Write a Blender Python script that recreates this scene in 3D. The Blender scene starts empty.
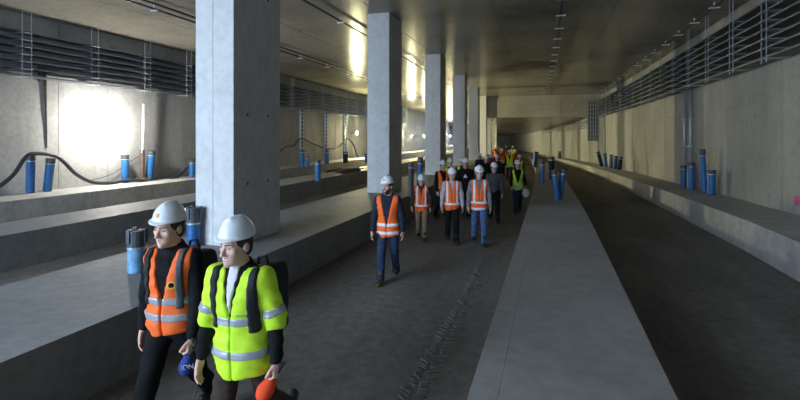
import bpy, math, random
import numpy as np
from mathutils import Vector, Matrix, Quaternion

random.seed(7); np.random.seed(7)
scn = bpy.context.scene
col = scn.collection

# ------------------------------------------------------------------ camera
F = 475.0; HZ = 138.0; HC = 2.45
YAW = math.atan(150.0 / F)
cam = bpy.data.cameras.new('camera')
cam.sensor_fit = 'HORIZONTAL'; cam.sensor_width = 36.0
cam.lens = 36.0 * F / 800.0
cam.shift_y = -(200.0 - HZ) / 800.0
cam.clip_start = 0.05; cam.clip_end = 600
camo = bpy.data.objects.new('camera', cam); col.objects.link(camo)
camo.location = (0, 0, HC)
camo.rotation_euler = (math.radians(90), 0, YAW)
scn.camera = camo

# ------------------------------------------------------------------ world / light / exposure
SKY = (0.60, 0.77, 1.0); SKY_STRENGTH = 14.0
LAMP_W = 900.0
w = bpy.data.worlds.new('world'); scn.world = w; w.use_nodes = True
bg = w.node_tree.nodes['Background']
bg.inputs[0].default_value = (*SKY, 1); bg.inputs[1].default_value = SKY_STRENGTH
pl = bpy.data.lights.new('daylight_portal', 'AREA')
pl.shape = 'RECTANGLE'; pl.size = 10.2; pl.size_y = 7.0
pl.cycles.is_portal = True
plo = bpy.data.objects.new('daylight_portal', pl); col.objects.link(plo)
plo.location = (-11.3, -8.8, 3.2); plo.rotation_euler = (math.radians(90), 0, 0)   # shines +Y, into the tunnel
p2 = bpy.data.lights.new('roof_opening_portal', 'AREA')
p2.shape = 'RECTANGLE'; p2.size = 10.0; p2.size_y = 5.0; p2.cycles.is_portal = True
p2o = bpy.data.objects.new('roof_opening_portal', p2); col.objects.link(p2o)
p2o.location = (-11.4, -6.5, 6.9)                                      # open cut above the left bay, shines down
scn.view_settings.view_transform = 'Standard'
scn.view_settings.look = 'None'
scn.view_settings.gamma = 1.0
scn.view_settings.use_curve_mapping = False
scn.view_settings.exposure = 0.14
scn.cycles.max_bounces = 8
scn.cycles.diffuse_bounces = 5
scn.cycles.glossy_bounces = 3
scn.cycles.sample_clamp_indirect = 6.0

# ------------------------------------------------------------------ pixel helpers
SN, CS = math.sin(YAW), math.cos(YAW)
FWD = Vector((-SN, CS, 0)); RGT = Vector((CS, SN, 0)); UP = Vector((0, 0, 1))
CAMP = Vector((0, 0, HC))
def ray(px, py): return FWD + RGT * ((px - 400) / F) + UP * ((HZ - py) / F)
def at_d(px, py, d): return CAMP + ray(px, py) * d
R = 710.0; S0 = 10.0
def off(y): return 0.0 if y < S0 else (y - S0) ** 2 / (2 * R)
def dropf(s, x):
    k = min(1.0, max(0.0, (x + 4.4) / 6.0))
    return 0.02 * max(0.0, s - 12.0) * k
def C(s, x, z):
    """tunnel coordinates (along, across, up) to world; the floor side falls away gently on the right"""
    if s <= S0: return (x, s, z)
    a = (s - S0) / R
    return (-R + (R + x) * math.cos(a), S0 + (R + x) * math.sin(a), z)
def CF(s, x, z):
    p = C(s, x, z); return (p[0], p[1], z - dropf(s, x))
def heading(s): return 0.0 if s <= S0 else (s - S0) / R
def at_floor(px, py, z):
    """where the pixel's ray meets a floor-like surface of nominal height z"""
    zz = z
    for _ in range(8):
        d = F * (HC - zz) / (py - HZ); p = at_d(px, py, d)
        zz = z - dropf(p.y, p.x + off(p.y))
    return p
def at_wall(px, py, x0):
    y = 20.0
    for _ in range(20):
        r = ray(px, py); t = (x0 - off(y)) / r.x; y = r.y * t
    return CAMP + r * t

# ------------------------------------------------------------------ materials
MATS = {}
def nt(name):
    m = bpy.data.materials.new(name); m.use_nodes = True
    t = m.node_tree; b = t.nodes['Principled BSDF']
    return m, t, b
def plain(name, c, rough=0.6, metal=0.0, spec=0.5, noise=0.0, nscale=30.0, bump=0.0):
    if name in MATS: return MATS[name]
    m, t, b = nt(name)
    b.inputs['Roughness'].default_value = rough; b.inputs['Metallic'].default_value = metal
    b.inputs['Specular IOR Level'].default_value = spec
    b.inputs['Base Color'].default_value = (*c, 1)
    if noise or bump:
        n = t.nodes.new('ShaderNodeTexNoise'); n.inputs['Scale'].default_value = nscale; n.inputs['Detail'].default_value = 5
        tc = t.nodes.new('ShaderNodeTexCoord'); t.links.new(tc.outputs['Object'], n.inputs['Vector'])
        if noise:
            r = t.nodes.new('ShaderNodeValToRGB')
            r.color_ramp.elements[0].position = .3; r.color_ramp.elements[1].position = .7
            r.color_ramp.elements[0].color = (*[v * (1 - noise) for v in c], 1)
            r.color_ramp.elements[1].color = (*[min(1, v * (1 + noise)) for v in c], 1)
            t.links.new(n.outputs[0], r.inputs[0]); t.links.new(r.outputs[0], b.inputs['Base Color'])
        if bump:
            bp = t.nodes.new('ShaderNodeBump'); bp.inputs['Strength'].default_value = bump; bp.inputs['Distance'].default_value = .01
            t.links.new(n.outputs[0], bp.inputs['Height']); t.links.new(bp.outputs[0], b.inputs['Normal'])
    MATS[name] = m; return m
def emis(name, c, s):
    m, t, b = nt(name)
    b.inputs['Base Color'].default_value = (*c, 1)
    b.inputs['Emission Color'].default_value = (*c, 1); b.inputs['Emission Strength'].default_value = s
    return m
def concrete(name, c1, c2, rough=0.75, stain=0.35, scale=0.5, bump=0.25, spec=0.4, streak=False, holes=False, stretch=(1, 1, 1)):
    m, t, b = nt(name); N = t.nodes; L = t.links
    g = N.new('ShaderNodeNewGeometry')
    mp = N.new('ShaderNodeMapping'); L.new(g.outputs['Position'], mp.inputs[0]); mp.inputs['Scale'].default_value = stretch
    n1 = N.new('ShaderNodeTexNoise'); n1.inputs['Scale'].default_value = scale; n1.inputs['Detail'].default_value = 8; n1.inputs['Roughness'].default_value = .62
    n2 = N.new('ShaderNodeTexNoise'); n2.inputs['Scale'].default_value = scale * 14; n2.inputs['Detail'].default_value = 6
    L.new(mp.outputs[0], n1.inputs['Vector']); L.new(g.outputs['Position'], n2.inputs['Vector'])
    r = N.new('ShaderNodeValToRGB'); r.color_ramp.elements[0].position = .32; r.color_ramp.elements[1].position = .68
    r.color_ramp.elements[0].color = (*c1, 1); r.color_ramp.elements[1].color = (*c2, 1)
    L.new(n1.outputs[0], r.inputs[0])
    mx = N.new('ShaderNodeMixRGB'); mx.blend_type = 'MULTIPLY'; mx.inputs[0].default_value = stain
    r2 = N.new('ShaderNodeValToRGB'); r2.color_ramp.elements[0].position = .3; r2.color_ramp.elements[1].position = .62
    r2.color_ramp.elements[0].color = (.45, .45, .45, 1); r2.color_ramp.elements[1].color = (1, 1, 1, 1)
    L.new(n2.outputs[0], r2.inputs[0]); L.new(r.outputs[0], mx.inputs[1]); L.new(r2.outputs[0], mx.inputs[2])
    out = mx.outputs[0]
    if streak:   # vertical water runs
        m3 = N.new('ShaderNodeMapping'); m3.inputs['Scale'].default_value = (1.3, 1.3, .12); L.new(g.outputs['Position'], m3.inputs[0])
        n3 = N.new('ShaderNodeTexNoise'); n3.inputs['Scale'].default_value = 1.6; n3.inputs['Detail'].default_value = 7; L.new(m3.outputs[0], n3.inputs['Vector'])
        r3 = N.new('ShaderNodeValToRGB'); r3.color_ramp.elements[0].position = .35; r3.color_ramp.elements[1].position = .55
        r3.color_ramp.elements[0].color = (.55, .54, .52, 1); r3.color_ramp.elements[1].color = (1, 1, 1, 1); L.new(n3.outputs[0], r3.inputs[0])
        x3 = N.new('ShaderNodeMixRGB'); x3.blend_type = 'MULTIPLY'; x3.inputs[0].default_value = .28
        L.new(out, x3.inputs[1]); L.new(r3.outputs[0], x3.inputs[2]); out = x3.outputs[0]
    L.new(out, b.inputs['Base Color'])
    b.inputs['Roughness'].default_value = rough; b.inputs['Specular IOR Level'].default_value = spec
    bp = N.new('ShaderNodeBump'); bp.inputs['Strength'].default_value = bump; bp.inputs['Distance'].default_value = .02
    L.new(n2.outputs[0], bp.inputs['Height']); L.new(bp.outputs[0], b.inputs['Normal'])
    MATS[name] = m; return m

M_WALL = concrete('wall_concrete', (.31, .31, .30), (.42, .42, .405), streak=True, stain=.3)
M_CEIL = concrete('ceiling_concrete', (.29, .275, .23), (.42, .395, .335), rough=.19, stain=.35, scale=.35, bump=.03, spec=.05)
M_COL = concrete('column_concrete', (.62, .62, .61), (.74, .74, .73), stain=.25, bump=.12)
M_SLAB = concrete('slab_concrete', (.205, .205, .205), (.30, .30, .295), rough=.62, stain=.4, scale=.6)
M_MED = concrete('median_concrete', (.31, .295, .27), (.42, .405, .375), rough=.6, stain=.3, scale=.5)
M_FLOOR = concrete('dusty_road', (.14, .122, .103), (.27, .245, .215), rough=.8, stain=.55, scale=.55, bump=.5, stretch=(1.6, .45, 1))
M_KERB = concrete('kerb_concrete', (.40, .39, .37), (.52, .51, .48), stain=.4, streak=True)
M_BEAM = concrete('beam_concrete', (.36, .35, .32), (.47, .46, .42), stain=.4)
M_STEEL = plain('galvanised_steel', (.42, .46, .52), .4, .35)
M_STEELD = plain('dark_steel', (.045, .052, .065), .5, .4)
M_TRAY = plain('tray_steel', (.12, .135, .16), .5, .2)
M_BRK = plain('bright_bracket', (.70, .74, .78), .45)
M_BLUE = plain('blue_plastic', (.02, .125, .33), .45, noise=.25, nscale=14)
M_BLUEL = plain('pale_blue_plastic', (.16, .36, .56), .5, noise=.35, nscale=9)
M_CAP = plain('dark_cap', (.06, .07, .085), .5, noise=.3, nscale=20)
M_BAND = plain('silver_band', (.5, .52, .54), .35, .6)
M_HOSE = plain('black_hose', (.03, .034, .04), .5)
M_WOOD = plain('timber', (.10, .075, .055), .8, noise=.3, nscale=9)
M_WHITE = plain('white_plastic', (.72, .74, .77), .4)
M_HELM = plain('helmet_white', (.80, .82, .85), .32)
M_SKIN = plain('skin', (.62, .36, .27), .5, noise=.07, nscale=40)
M_SKIN2 = plain('skin_fair', (.72, .44, .35), .5, noise=.07, nscale=40)
M_LIP = plain('lip', (.42, .15, .13), .45)
M_HAIR = plain('dark_hair', (.025, .018, .014), .6, noise=.4, nscale=90, bump=.5)
M_BLACK = plain('black_cloth', (.009, .0095, .011), .85, 0.0, .15, noise=.3, nscale=18, bump=.3)
M_NAVY = plain('navy_cloth', (.022, .028, .045), .85, 0.0, .15, noise=.3, nscale=18, bump=.3)
M_GREYC = plain('grey_cloth', (.20, .21, .23), .85, 0.0, .15, noise=.25, nscale=18, bump=.3)
M_LGREY = plain('pale_sleeve', (.45, .44, .48), .85, 0.0, .15, noise=.2, nscale=18, bump=.3)
M_BROWN = plain('brown_cloth', (.055, .038, .03), .85, 0.0, .15, noise=.3, nscale=18, bump=.3)
M_KHAKI = plain('khaki_cloth', (.24, .18, .11), .85, 0.0, .15, noise=.2, nscale=18, bump=.3)
M_JEANS = plain('blue_denim', (.075, .15, .29), .85, 0.0, .15, noise=.35, nscale=14, bump=.3)
M_DJEANS = plain('dark_denim', (.03, .05, .10), .85, 0.0, .15, noise=.35, nscale=14, bump=.3)
M_ORANGE = plain('hi_vis_orange', (1.0, .155, .02), .7, noise=.08, nscale=16, bump=.35)
M_YELLOW = plain('hi_vis_yellow', (.60, .92, .03), .7, noise=.08, nscale=16, bump=.35)
M_REFL = plain('reflective_silver', (.42, .45, .50), .38, .2)
M_REFLB = plain('reflective_bright', (.86, .87, .90), .38, .0)
M_BOOT = plain('brown_boot', (.12, .06, .03), .6)
M_SHOE = plain('dark_shoe', (.02, .02, .022), .6)
M_EYEW = plain('eye_white', (.42, .40, .38), .3)
M_EYE = plain('eye_dark', (.03, .02, .015), .2)
M_SHIRT = plain('white_shirt', (.70, .70, .73), .8)
M_MUD = plain('dried_mud', (.13, .115, .098), .9, noise=.35, nscale=6, bump=.5)
M_RED = plain('red_mark', (.45, .06, .06), .7)
M_PINK = plain('pink_paint', (.62, .10, .25), .7)
M_STAIN = plain('rust_stain', (.10, .08, .06), .9, noise=.4, nscale=6)

# ------------------------------------------------------------------ object helpers
def mesh_obj(name, verts, faces, mat, parent=None, smooth=False):
    me = bpy.data.meshes.new(name)
    me.from_pydata([tuple(v) for v in verts], [], [tuple(f) for f in faces])
    if smooth and len(me.polygons): me.polygons.foreach_set('use_smooth', [True] * len(me.polygons))
    me.materials.append(mat); me.update()
    o = bpy.data.objects.new(name, me); col.objects.link(o)
    if parent is not None: o.parent = parent
    return o
def thing(name, label, cat, loc=(0, 0, 0), rz=0.0, group=None):
    o = bpy.data.objects.new(name, None); col.objects.link(o)
    o.empty_display_size = .1
    o.location = loc; o.rotation_euler = (0, 0, rz)
    return tag(o, label, cat, group)
def tag(o, label, cat, group=None):
    o['label'] = label; o['category'] = cat
    if group: o['group'] = group
    return o
def struct(o, label=None):
    o['kind'] = 'structure'
    if label: o['label'] = label
    return o
class MB:
    def __init__(s): s.v = []; s.f = []
    def add(s, v, f):
        b = len(s.v); s.v += [tuple(p) for p in v]; s.f += [tuple(i + b for i in q) for q in f]; return s
    def box(s, lo, hi):
        (a, b, c), (d, e, f) = lo, hi
        return s.add([(a, b, c), (d, b, c), (d, e, c), (a, e, c), (a, b, f), (d, b, f), (d, e, f), (a, e, f)], BOXF)
    def hexa(s, pts): return s.add(pts, BOXF)
    def tube(s, path, r, n=8, cap=True):
        path = [Vector(p) for p in path]; rr = r if isinstance(r, (list, tuple)) else [r] * len(path)
        b = len(s.v); u = None
        for i, p in enumerate(path):
            t = (path[min(i + 1, len(path) - 1)] - path[max(i - 1, 0)])
            t = t.normalized() if t.length > 1e-9 else Vector((0, 0, 1))
            if u is None: u = t.orthogonal().normalized()
            u = (u - t * u.dot(t)); u = u.normalized() if u.length > 1e-6 else t.orthogonal().normalized()
            w_ = t.cross(u)
            for k in range(n):
                a = 2 * math.pi * k / n
                s.v.append(tuple(p + (u * math.cos(a) + w_ * math.sin(a)) * rr[i]))
        for i in range(len(path) - 1):
            for k in range(n):
                k2 = (k + 1) % n
                s.f.append((b + i * n + k, b + i * n + k2, b + (i + 1) * n + k2, b + (i + 1) * n + k))
        if cap:
            s.f.append(tuple(b + k for k in reversed(range(n))))
            s.f.append(tuple(b + (len(path) - 1) * n + k for k in range(n)))
        return s
    def build(s, name, mat, parent=None, smooth=False): return mesh_obj(name, s.v, s.f, mat, parent, smooth)
BOXF = [(0, 3, 2, 1), (4, 5, 6, 7), (0, 1, 5, 4), (1, 2, 6, 5), (2, 3, 7, 6), (3, 0, 4, 7)]
def sweep(name, prof, ss, mat, parent=None, fn=CF):
    """closed profile [(x,z)...] (counter-clockwise seen looking along the tunnel backwards) swept along the tunnel"""
    n = len(prof); v = []; f = []
    for s in ss: v += [fn(s, x, z) for x, z in prof]
    for i in range(len(ss) - 1):
        for k in range(n):
            k2 = (k + 1) % n
            f.append((i * n + k, (i + 1) * n + k, (i + 1) * n + k2, i * n + k2))
    f.append(tuple(range(n))); f.append(tuple((len(ss) - 1) * n + k for k in reversed(range(n))))
    return mesh_obj(name, v, f, mat, parent)
def rect(x0, x1, z0, z1): return [(x0, z0), (x1, z0), (x1, z1), (x0, z1)]
def seg_box(s0, s1, x0, x1, z0, z1, fn=C):
    return [fn(s0, x0, z0), fn(s0, x1, z0), fn(s1, x1, z0), fn(s1, x0, z0), fn(s0, x0, z1), fn(s0, x1, z1), fn(s1, x1, z1), fn(s1, x0, z1)]
def frange(a, b, st):
    n = max(1, int(round((b - a) / st))); return [a + (b - a) * i / n for i in range(n + 1)]

# ------------------------------------------------------------------ the tunnel
XW_R, XW_L = 5.6, -16.4
ZC = 6.5; ZP = 0.67
SB, SE, SBEAM = -9.0, 175.0, 47.0
long_s = frange(-24, SE, 3.0)
# floor: one grid
xs = frange(-17.2, 6.4, .8); v = []; f = []
for s in long_s: v += [CF(s, x, 0.0) for x in xs]
nx = len(xs)
for i in range(len(long_s) - 1):
    for k in range(nx - 1):
        f.append((i * nx + k, i * nx + k + 1, (i + 1) * nx + k + 1, (i + 1) * nx + k))
struct(mesh_obj('floor', v, f, M_FLOOR), 'dusty dark concrete roadway floor of the tunnel')
in_s = frange(SB, SE, 3.0)
struct(sweep('platform', rect(-6.3, -4.15, -.05, ZP), in_s, M_SLAB), 'long raised concrete platform carrying the columns')
md = struct(sweep('median', rect(-.34, .83, -3.5, ZP), in_s, M_MED), 'flat raised concrete median strip along the middle of the road')
for i, s in enumerate(frange(SB, 63, 6.0)[:-1]):
    b = MB().hexa(seg_box(s + .004, s + 5.996, -.54, -.343, -.05, ZP - .001, CF)).build('edging_strip', M_MED, md)
struct(sweep('left_median', rect(-10.95, -9.5, -.05, ZP), in_s, M_SLAB), 'raised concrete median of the left tunnel bay')
# kerbs with separate blocks
kr = struct(sweep('kerb_right', rect(4.09, XW_R + .3, -3.6, ZP - .01), in_s, M_KERB), 'raised concrete kerb walkway along the right wall')
for s in frange(2, 92, 5.0)[:-1]:
    MB().hexa(seg_box(s + .008, s + 4.992, 4.05, 4.6, -2.2, ZP, CF)).build('kerb_block', M_KERB, kr)
kl = struct(sweep('kerb_left', rect(XW_L - .3, -14.54, -.05, ZP - .01), in_s, M_KERB), 'raised concrete kerb walkway along the left wall')
for s in frange(2, 62, 5.0)[:-1]:
    MB().hexa(seg_box(s + .008, s + 4.992, -15.0, -14.5, -.04, ZP, CF)).build('kerb_block', M_KERB, kl)
# walls: backing plus cast panels
wr = struct(sweep('wall_right', rect(XW_R + .02, XW_R + .6, -4.2, ZC + .3), in_s, M_WALL, fn=C), 'long cast concrete wall on the right')
wl = struct(sweep('wall_left', rect(XW_L - .6, XW_L - .02, -.2, ZC + .3), in_s, M_WALL, fn=C), 'long cast concrete wall on the left')
g = .008
for s in frange(4.3, 64.3, 2.0)[:-1]:
    for z0, z1 in ((.0, 3.4), (3.4, 6.48)):
        MB().hexa(seg_box(s + g, s + 2 - g, XW_R - random.uniform(0, .006), XW_R + .03, z0 - 1.4 * (z0 == 0) + g, z1 - g)).build('concrete_panel', M_WALL, wr)
        MB().hexa(seg_box(s + g, s + 2 - g, XW_L - .03, XW_L + random.uniform(0, .006), z0 + g + .01, z1 - g)).build('concrete_panel', M_WALL, wl)
# ceiling: slabs with joints, backing above
struct(sweep('ceiling', rect(-6.4, 6.2, ZC + .02, ZC + .5), frange(SB, -4, 3), M_CEIL, fn=C), 'ceiling slab over the photographer')
cl = struct(sweep('ceiling', rect(-17.0, 6.2, ZC + .02, ZC + .5), frange(-4, SBEAM + 1.5, 3), M_CEIL, fn=C), 'cast concrete ceiling slab of the tunnel')
for s in frange(5, 47, 3.5)[:-1]:
    for x0, x1 in ((-16.4, -12.7), (-12.7, -9.0), (-9.0, -5.3), (-5.3, -1.67), (-1.67, 1.96), (1.96, 5.6)):
        MB().hexa(seg_box(s + g, s + 3.5 - g, x0 + g, x1 - g, ZC - random.uniform(0, .004), ZC + .03)).build('ceiling_panel', M_CEIL, cl)
def CL(s, x, z): p = C(s, x, z); return (p[0], p[1], z - .011 * max(0, s - SBEAM))
cl2 = struct(sweep('ceiling', rect(-6.2, 6.2, 4.75, 5.2), frange(SBEAM + 1.2, SE, 3), M_CEIL, fn=CL), 'lower concrete ceiling beyond the cross beam')
cl3 = struct(sweep('ceiling', rect(-17.0, -5.0, ZC, ZC + .5), frange(SBEAM + 1.5, SE, 3), M_CEIL, fn=C), 'far concrete ceiling of the left tunnel bay')
struct(MB().hexa(seg_box(SE - .2, SE + .3, -17, 6.2, -4.2, 7)).build('wall_far', M_WALL), 'far end wall of the tunnel')
struct(MB().box((-5.3, SB - .4, -.2), (6.2, SB, 7.0)).build('wall_back', M_WALL), 'concrete wall behind the photographer')
# cross beam
bm = tag(bpy.data.objects.new('cross_beam', None), 'grey concrete cross beam spanning the roadway in front of the lower ceiling', 'beam'); col.objects.link(bm)
MB().hexa(seg_box(SBEAM + .03, SBEAM + 1.3, -5.6, XW_R, 4.46, 6.5)).build('core', M_BEAM, bm)
for z0, z1 in ((4.44, 5.02), (5.09, 5.60), (5.67, 6.08)):
    for x0, x1 in ((-5.6, -1.9), (-1.89, 2.0), (2.01, XW_R)):
        MB().hexa(seg_box(SBEAM - random.uniform(.03, .07), SBEAM + .1, x0, x1 - .04, z0, z1)).build('cast_panel', M_BEAM, bm)
# columns
col_s = [6.58 + 7.95 * i for i in range(12)]
ordn = ['nearest and largest', 'second', 'third', 'fourth', 'fifth', 'sixth', 'seventh', 'eighth', 'ninth', 'tenth', 'eleventh', 'twelfth']
for i, s in enumerate(col_s):
    zt = ZC
    x0, x1, sc = -5.68, -4.93, s + .7
    p = C(sc, (x0 + x1) / 2, ZP)
    t = thing('concrete_column', '', 'column', p, heading(sc), 'rectangular columns along the platform')
    t['label'] = {0: 'nearest and largest bare concrete column on the platform beside the two front men',
                  1: 'tall concrete column behind the man in dark jeans walking alone'}.get(i,
                  f'{ordn[i]} concrete column from the camera in the row on the platform')
    H = zt - ZP; a, b_ = .375, .7
    MB().box((-a + .008, -b_ + .008, -.02), (a - .008, b_ - .008, H + .01)).build('core', M_COL, t)
    if i < 6:
        zj = 2.3
        for (xa, xb) in ((-a, -.03), (-.022, a)):
            for (za, zb) in ((0.0, zj), (zj + .006, H)):
                MB().box((xa + .002, -b_, za), (xb - .002, -b_ + .02, zb)).build('cast_panel', M_COL, t)
        for (za, zb) in ((0.0, zj), (zj + .006, H)):
            MB().box((a - .02, -b_ + .003, za), (a, b_ - .003, zb)).build('cast_panel', M_COL, t)

    if i < 3:
        for hy in (-.32, .30):
            for hz in (1.0, 2.18, 4.3):
                MB().tube([(a - .01, hy, hz), (a + .0015, hy, hz)], .028, 10).build('tie_hole', M_STAIN, t)

# ------------------------------------------------------------------ cable racks
def cable_rack(label, xw, side, s0, s1, st, zs, ztop=None):
    t = thing('cable_rack', label, 'cable rack', C(s0, xw, 0))
    T = Vector(C(s0, xw, 0))
    def L(s, x, z): return Vector(C(s, x, z)) - T
    w_ = .42
    ss = frange(s0, s1, 3)
    for z in zs:
        m = MB()
        for xo in (.10, .10 + w_):
            xa = xw + side * xo
            for i in range(len(ss) - 1):
                m.hexa([L(ss[i], xa - .012, z), L(ss[i], xa + .012, z), L(ss[i + 1], xa + .012, z), L(ss[i + 1], xa - .012, z),
                        L(ss[i], xa - .012, z + .045), L(ss[i], xa + .012, z + .045), L(ss[i + 1], xa + .012, z + .045), L(ss[i + 1], xa - .012, z + .045)])
        a1, a2 = sorted((xw + side * .10, xw + side * (.10 + w_)))
        for i in range(len(ss) - 1):
            m.hexa([Vector(q) - T for q in seg_box(ss[i], ss[i + 1], a1 + .013, a2 - .013, z, z + .012)])
        m.build('tray', M_TRAY, t)
    arm = None
    for s in frange(s0 + .4, s1 - .4, st):
        base = L(s, xw + side * .56, 0)
        m = MB()
        for dy in (-.14, .14):
            m.box((base.x - .009, base.y + dy - .009, zs[0] - .12), (base.x + .009, base.y + dy + .009, ZC if zs[-1] > 5 else 4.55))
        h_ = m.build('hanger', M_STEEL, t)
        for z in zs:
            if arm is None:
                arm = MB().box((-.52 if side > 0 else -.06, -.16, -.022), (.06 if side > 0 else .52, .16, -.005)); arm = arm.build('bracket_arm', M_STEEL, h_); ao = arm
            else:
                ao = arm.copy(); col.objects.link(ao); ao.parent = h_
            ao.location = (base.x, base.y, z)
ZS = [4.42, 4.65, 4.88, 5.11, 5.34, 5.57, 5.80]
cable_rack('dense galvanised cable trays hung high along the right wall', XW_R, -1, 7, 46.5, 2.2, ZS)
cable_rack('far cable trays along the right wall beyond the cross beam', XW_R, -1, 50, 110, 6, [3.55, 3.8, 4.05, 4.3])
cable_rack('dense galvanised cable trays hung high along the left wall', XW_L, 1, 8, 60, 2.4, ZS)

# ------------------------------------------------------------------ ceiling rails with brackets
def ceiling_rail(label, x, s0, s1, st, zo=.10, bw=.26, smooth=True, double=None):
    t = thing('ceiling_rail', label, 'ceiling rail', C(s0, x, ZC)); T = Vector(C(s0, x, ZC))
    for xo in ([0] if not double else [0, double]):
        m = MB(); ss = frange(s0, s1, 3)
        for a, b_ in zip(ss[:-1], ss[1:]):
            m.hexa([Vector(q) - T for q in seg_box(a, b_, x + xo - .03, x + xo + .03, ZC - zo - .05, ZC - zo)])
        m.build('rail', M_STEELD, t)
    pr = None
    for s in frange(s0 + .5, s1 - .5, st):
        o = None
        if pr is None:
            m = MB().box((-bw / 2, -.035, -zo - .085), (bw / 2, .035, -zo - .055)).box((-.02, -.015, -zo - .06), (.02, .015, .005))
            o = pr = m.build('bracket', M_BRK, t)
        else:
            o = pr.copy(); col.objects.link(o); o.parent = t
        o.location = Vector(C(s, x, ZC)) - T; o.rotation_euler = (0, 0, heading(s))
ceiling_rail('straight ceiling rail with bright cross brackets above the median', .35, 8, 46, 1.87, bw=.30)
ceiling_rail('ceiling rail with cross brackets running beside the right cable trays', 4.7, 8, 46, 1.9, bw=.30)
ceiling_rail('ceiling rail running just behind the column tops', -6.7, 8, 46, 3.0, bw=.25)
ceiling_rail('double ceiling rail over the middle of the left tunnel bay', -11.5, 8, 58, 3.0, bw=.25, double=.45)

# ------------------------------------------------------------------ work lamps
def work_lamp(label, p, color, watts, r=.09):
    t = thing('work_lamp', label, 'lamp', p)
    m = MB()
    bulb_v, bulb_f = ico(2)
    A = 4 * math.pi * r * r
    e = emis('lamp_glow_' + label[:12], color, watts / (math.pi * A))
    mesh_obj('bulb', bulb_v * r, bulb_f, e, t, True)
    MB().tube([(0, 0, r * .9), (0, 0, r + .1)], [.05, .035], 10).build('socket', M_CAP, t)
    MB().tube([(0, 0, r + .09), (-.15, 0, r + .16), (-.86, 0, r + .16)], .012, 6).build('bracket', M_STEELD, t)
    return t
def ico(sub):
    import bmesh
    b = bmesh.new(); bmesh.ops.create_icosphere(b, subdivisions=sub, radius=1.0)
    b.verts.ensure_lookup_table()
    v = np.array([x.co[:] for x in b.verts]); f = [[x.index for x in q.verts] for q in b.faces]; b.free(); return v, f
def flood_lamp(label, p, color, watts, r=.11, turn=0.0):
    t = thing('flood_lamp', label, 'lamp', p, turn)
    e = emis('flood_glow', color, watts / (math.pi * math.pi * r * r))
    MB().tube([(.0, 0, 0), (.012, 0, 0)], r, 20).build('glass', e, t)
    MB().tube([(-.10, 0, 0), (-.03, 0, 0), (-.002, 0, 0)], [r * .6, r * 1.12, r * 1.12], 20).build('housing', M_CAP, t, False)
    MB().tube([(-.09, 0, 0), (-.695, 0, 0)], .018, 6).build('wall_arm', M_STEELD, t)
    return t
WARM = (.97, .89, .50)
work_lamp('blinding white work lamp on the left wall beside the upright pole', at_wall(116, 124, XW_L + .85), (1.0, .96, .88), LAMP_W * .85)
flood_lamp('small glowing lamp on the left wall between the two nearest columns', at_wall(357, 133, XW_L + .7), WARM, LAMP_W * 1.8)
flood_lamp('distant lamp glowing just right of the second column', at_wall(411.5, 136, XW_L + .7), WARM, LAMP_W * 2)
flood_lamp('faint far lamp glowing next to the third column', at_wall(424, 136, XW_L + .7), WARM, LAMP_W * .4)
flood_lamp('farthest lamp hidden in the deep left bay', Vector(C(92, XW_L + .7, 2.9)), WARM, LAMP_W * 1.8)
flood_lamp('last lamp at the end of the left bay', Vector(C(122, XW_L + .7, 2.9)), WARM, LAMP_W * 3.5)

# ------------------------------------------------------------------ blue duct stubs
def duct(label, p, h, d, lean=(0, 0), mat=M_BLUE, near=False, group=None, capm=None):
    t = thing('duct_pipe', label, 'pipe', p, 0, group)
    t.rotation_euler = (lean[1], lean[0], 0)
    m = MB(); r = d / 2; path = []; rr = []
    hb = h * (.62 if near else .86); nrib = max(6, int(hb / .035)) if near else max(5, int(hb / .07))
    for i in range(nrib * 2 + 1):
        path.append((0, 0, hb * i / (nrib * 2))); rr.append(r * (1.0 if i % 2 else .94))
    m.tube(path, rr, 16).build('tube', mat, t, True)
    MB().tube([(0, 0, hb), (0, 0, h)], [r * 1.04, r * 1.02], 16).build('collar', capm or M_CAP, t, False)
    MB().tube([(0, 0, h), (0, 0, h + .025)], [r * 1.12, r * 1.10], 16).build('cap', capm or M_CAP, t)
    MB().tube([(0, 0, hb - .012), (0, 0, hb + .012)], r * 1.06, 16).build('clamp_band', M_BAND, t)
    if near:
        for k in range(3):
            a = k * 2.1 + .4
            MB().box((r * 1.0 * math.cos(a) - .022, r * 1.0 * math.sin(a) - .022, h * .74), (r * 1.0 * math.cos(a) + .03, r * 1.0 * math.sin(a) + .03, h + .045)).build('latch', M_CAP, t)
    return t
def duct_px(label, px, ybase, ytop, wpx, z=ZP, lean=(0, 0), pull=None, **k):
    p = at_floor(px, ybase, z)
    if p.x + off(p.y) < XW_L + .28: p = at_wall(px, ybase, XW_L + .28); p.z = z
    if p.x + off(p.y) > XW_R - .38: p = at_wall(px, ybase, XW_R - .38); p.z = z - dropf(p.y, 5)
    d = (p - CAMP).dot(FWD)
    return duct(label, p, (ybase - ytop) * d / F / max(.6, math.cos(math.hypot(*lean))), wpx * d / F, lean, **k)
duct_px('scuffed pale blue duct stub on the platform left of the man in orange', 136, 272, 232, 16, mat=M_BLUEL, near=True)
duct_px('blue duct stub with dark cap standing against the nearest column', 193.5, 246, 209, 13, near=True)
duct_px('dark duct stub on the platform right of the second column', 411, 197, 163, 5.5, mat=M_CAP)
duct_px('leaning teal blue duct stub by the dark one near the third column', 418.5, 197, 158, 5.5, lean=(.05, 0))
G1 = 'duct stubs along the left wall'
duct_px('leftmost blue duct stub under the draped hose on the left wall', 30, 192, 155, 8, lean=(.04, 0), group=G1)
duct_px('leaning blue duct stub second from the left under the draped hose', 47, 190, 158, 8, lean=(.16, 0), group=G1)
duct_px('blue duct stub left of the upright pole by the bright lamp', 125, 179, 152, 7, group=G1)
duct_px('tilted blue duct stub just right of the upright pole', 148.5, 179, 150, 7, lean=(.14, 0), group=G1)
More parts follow.
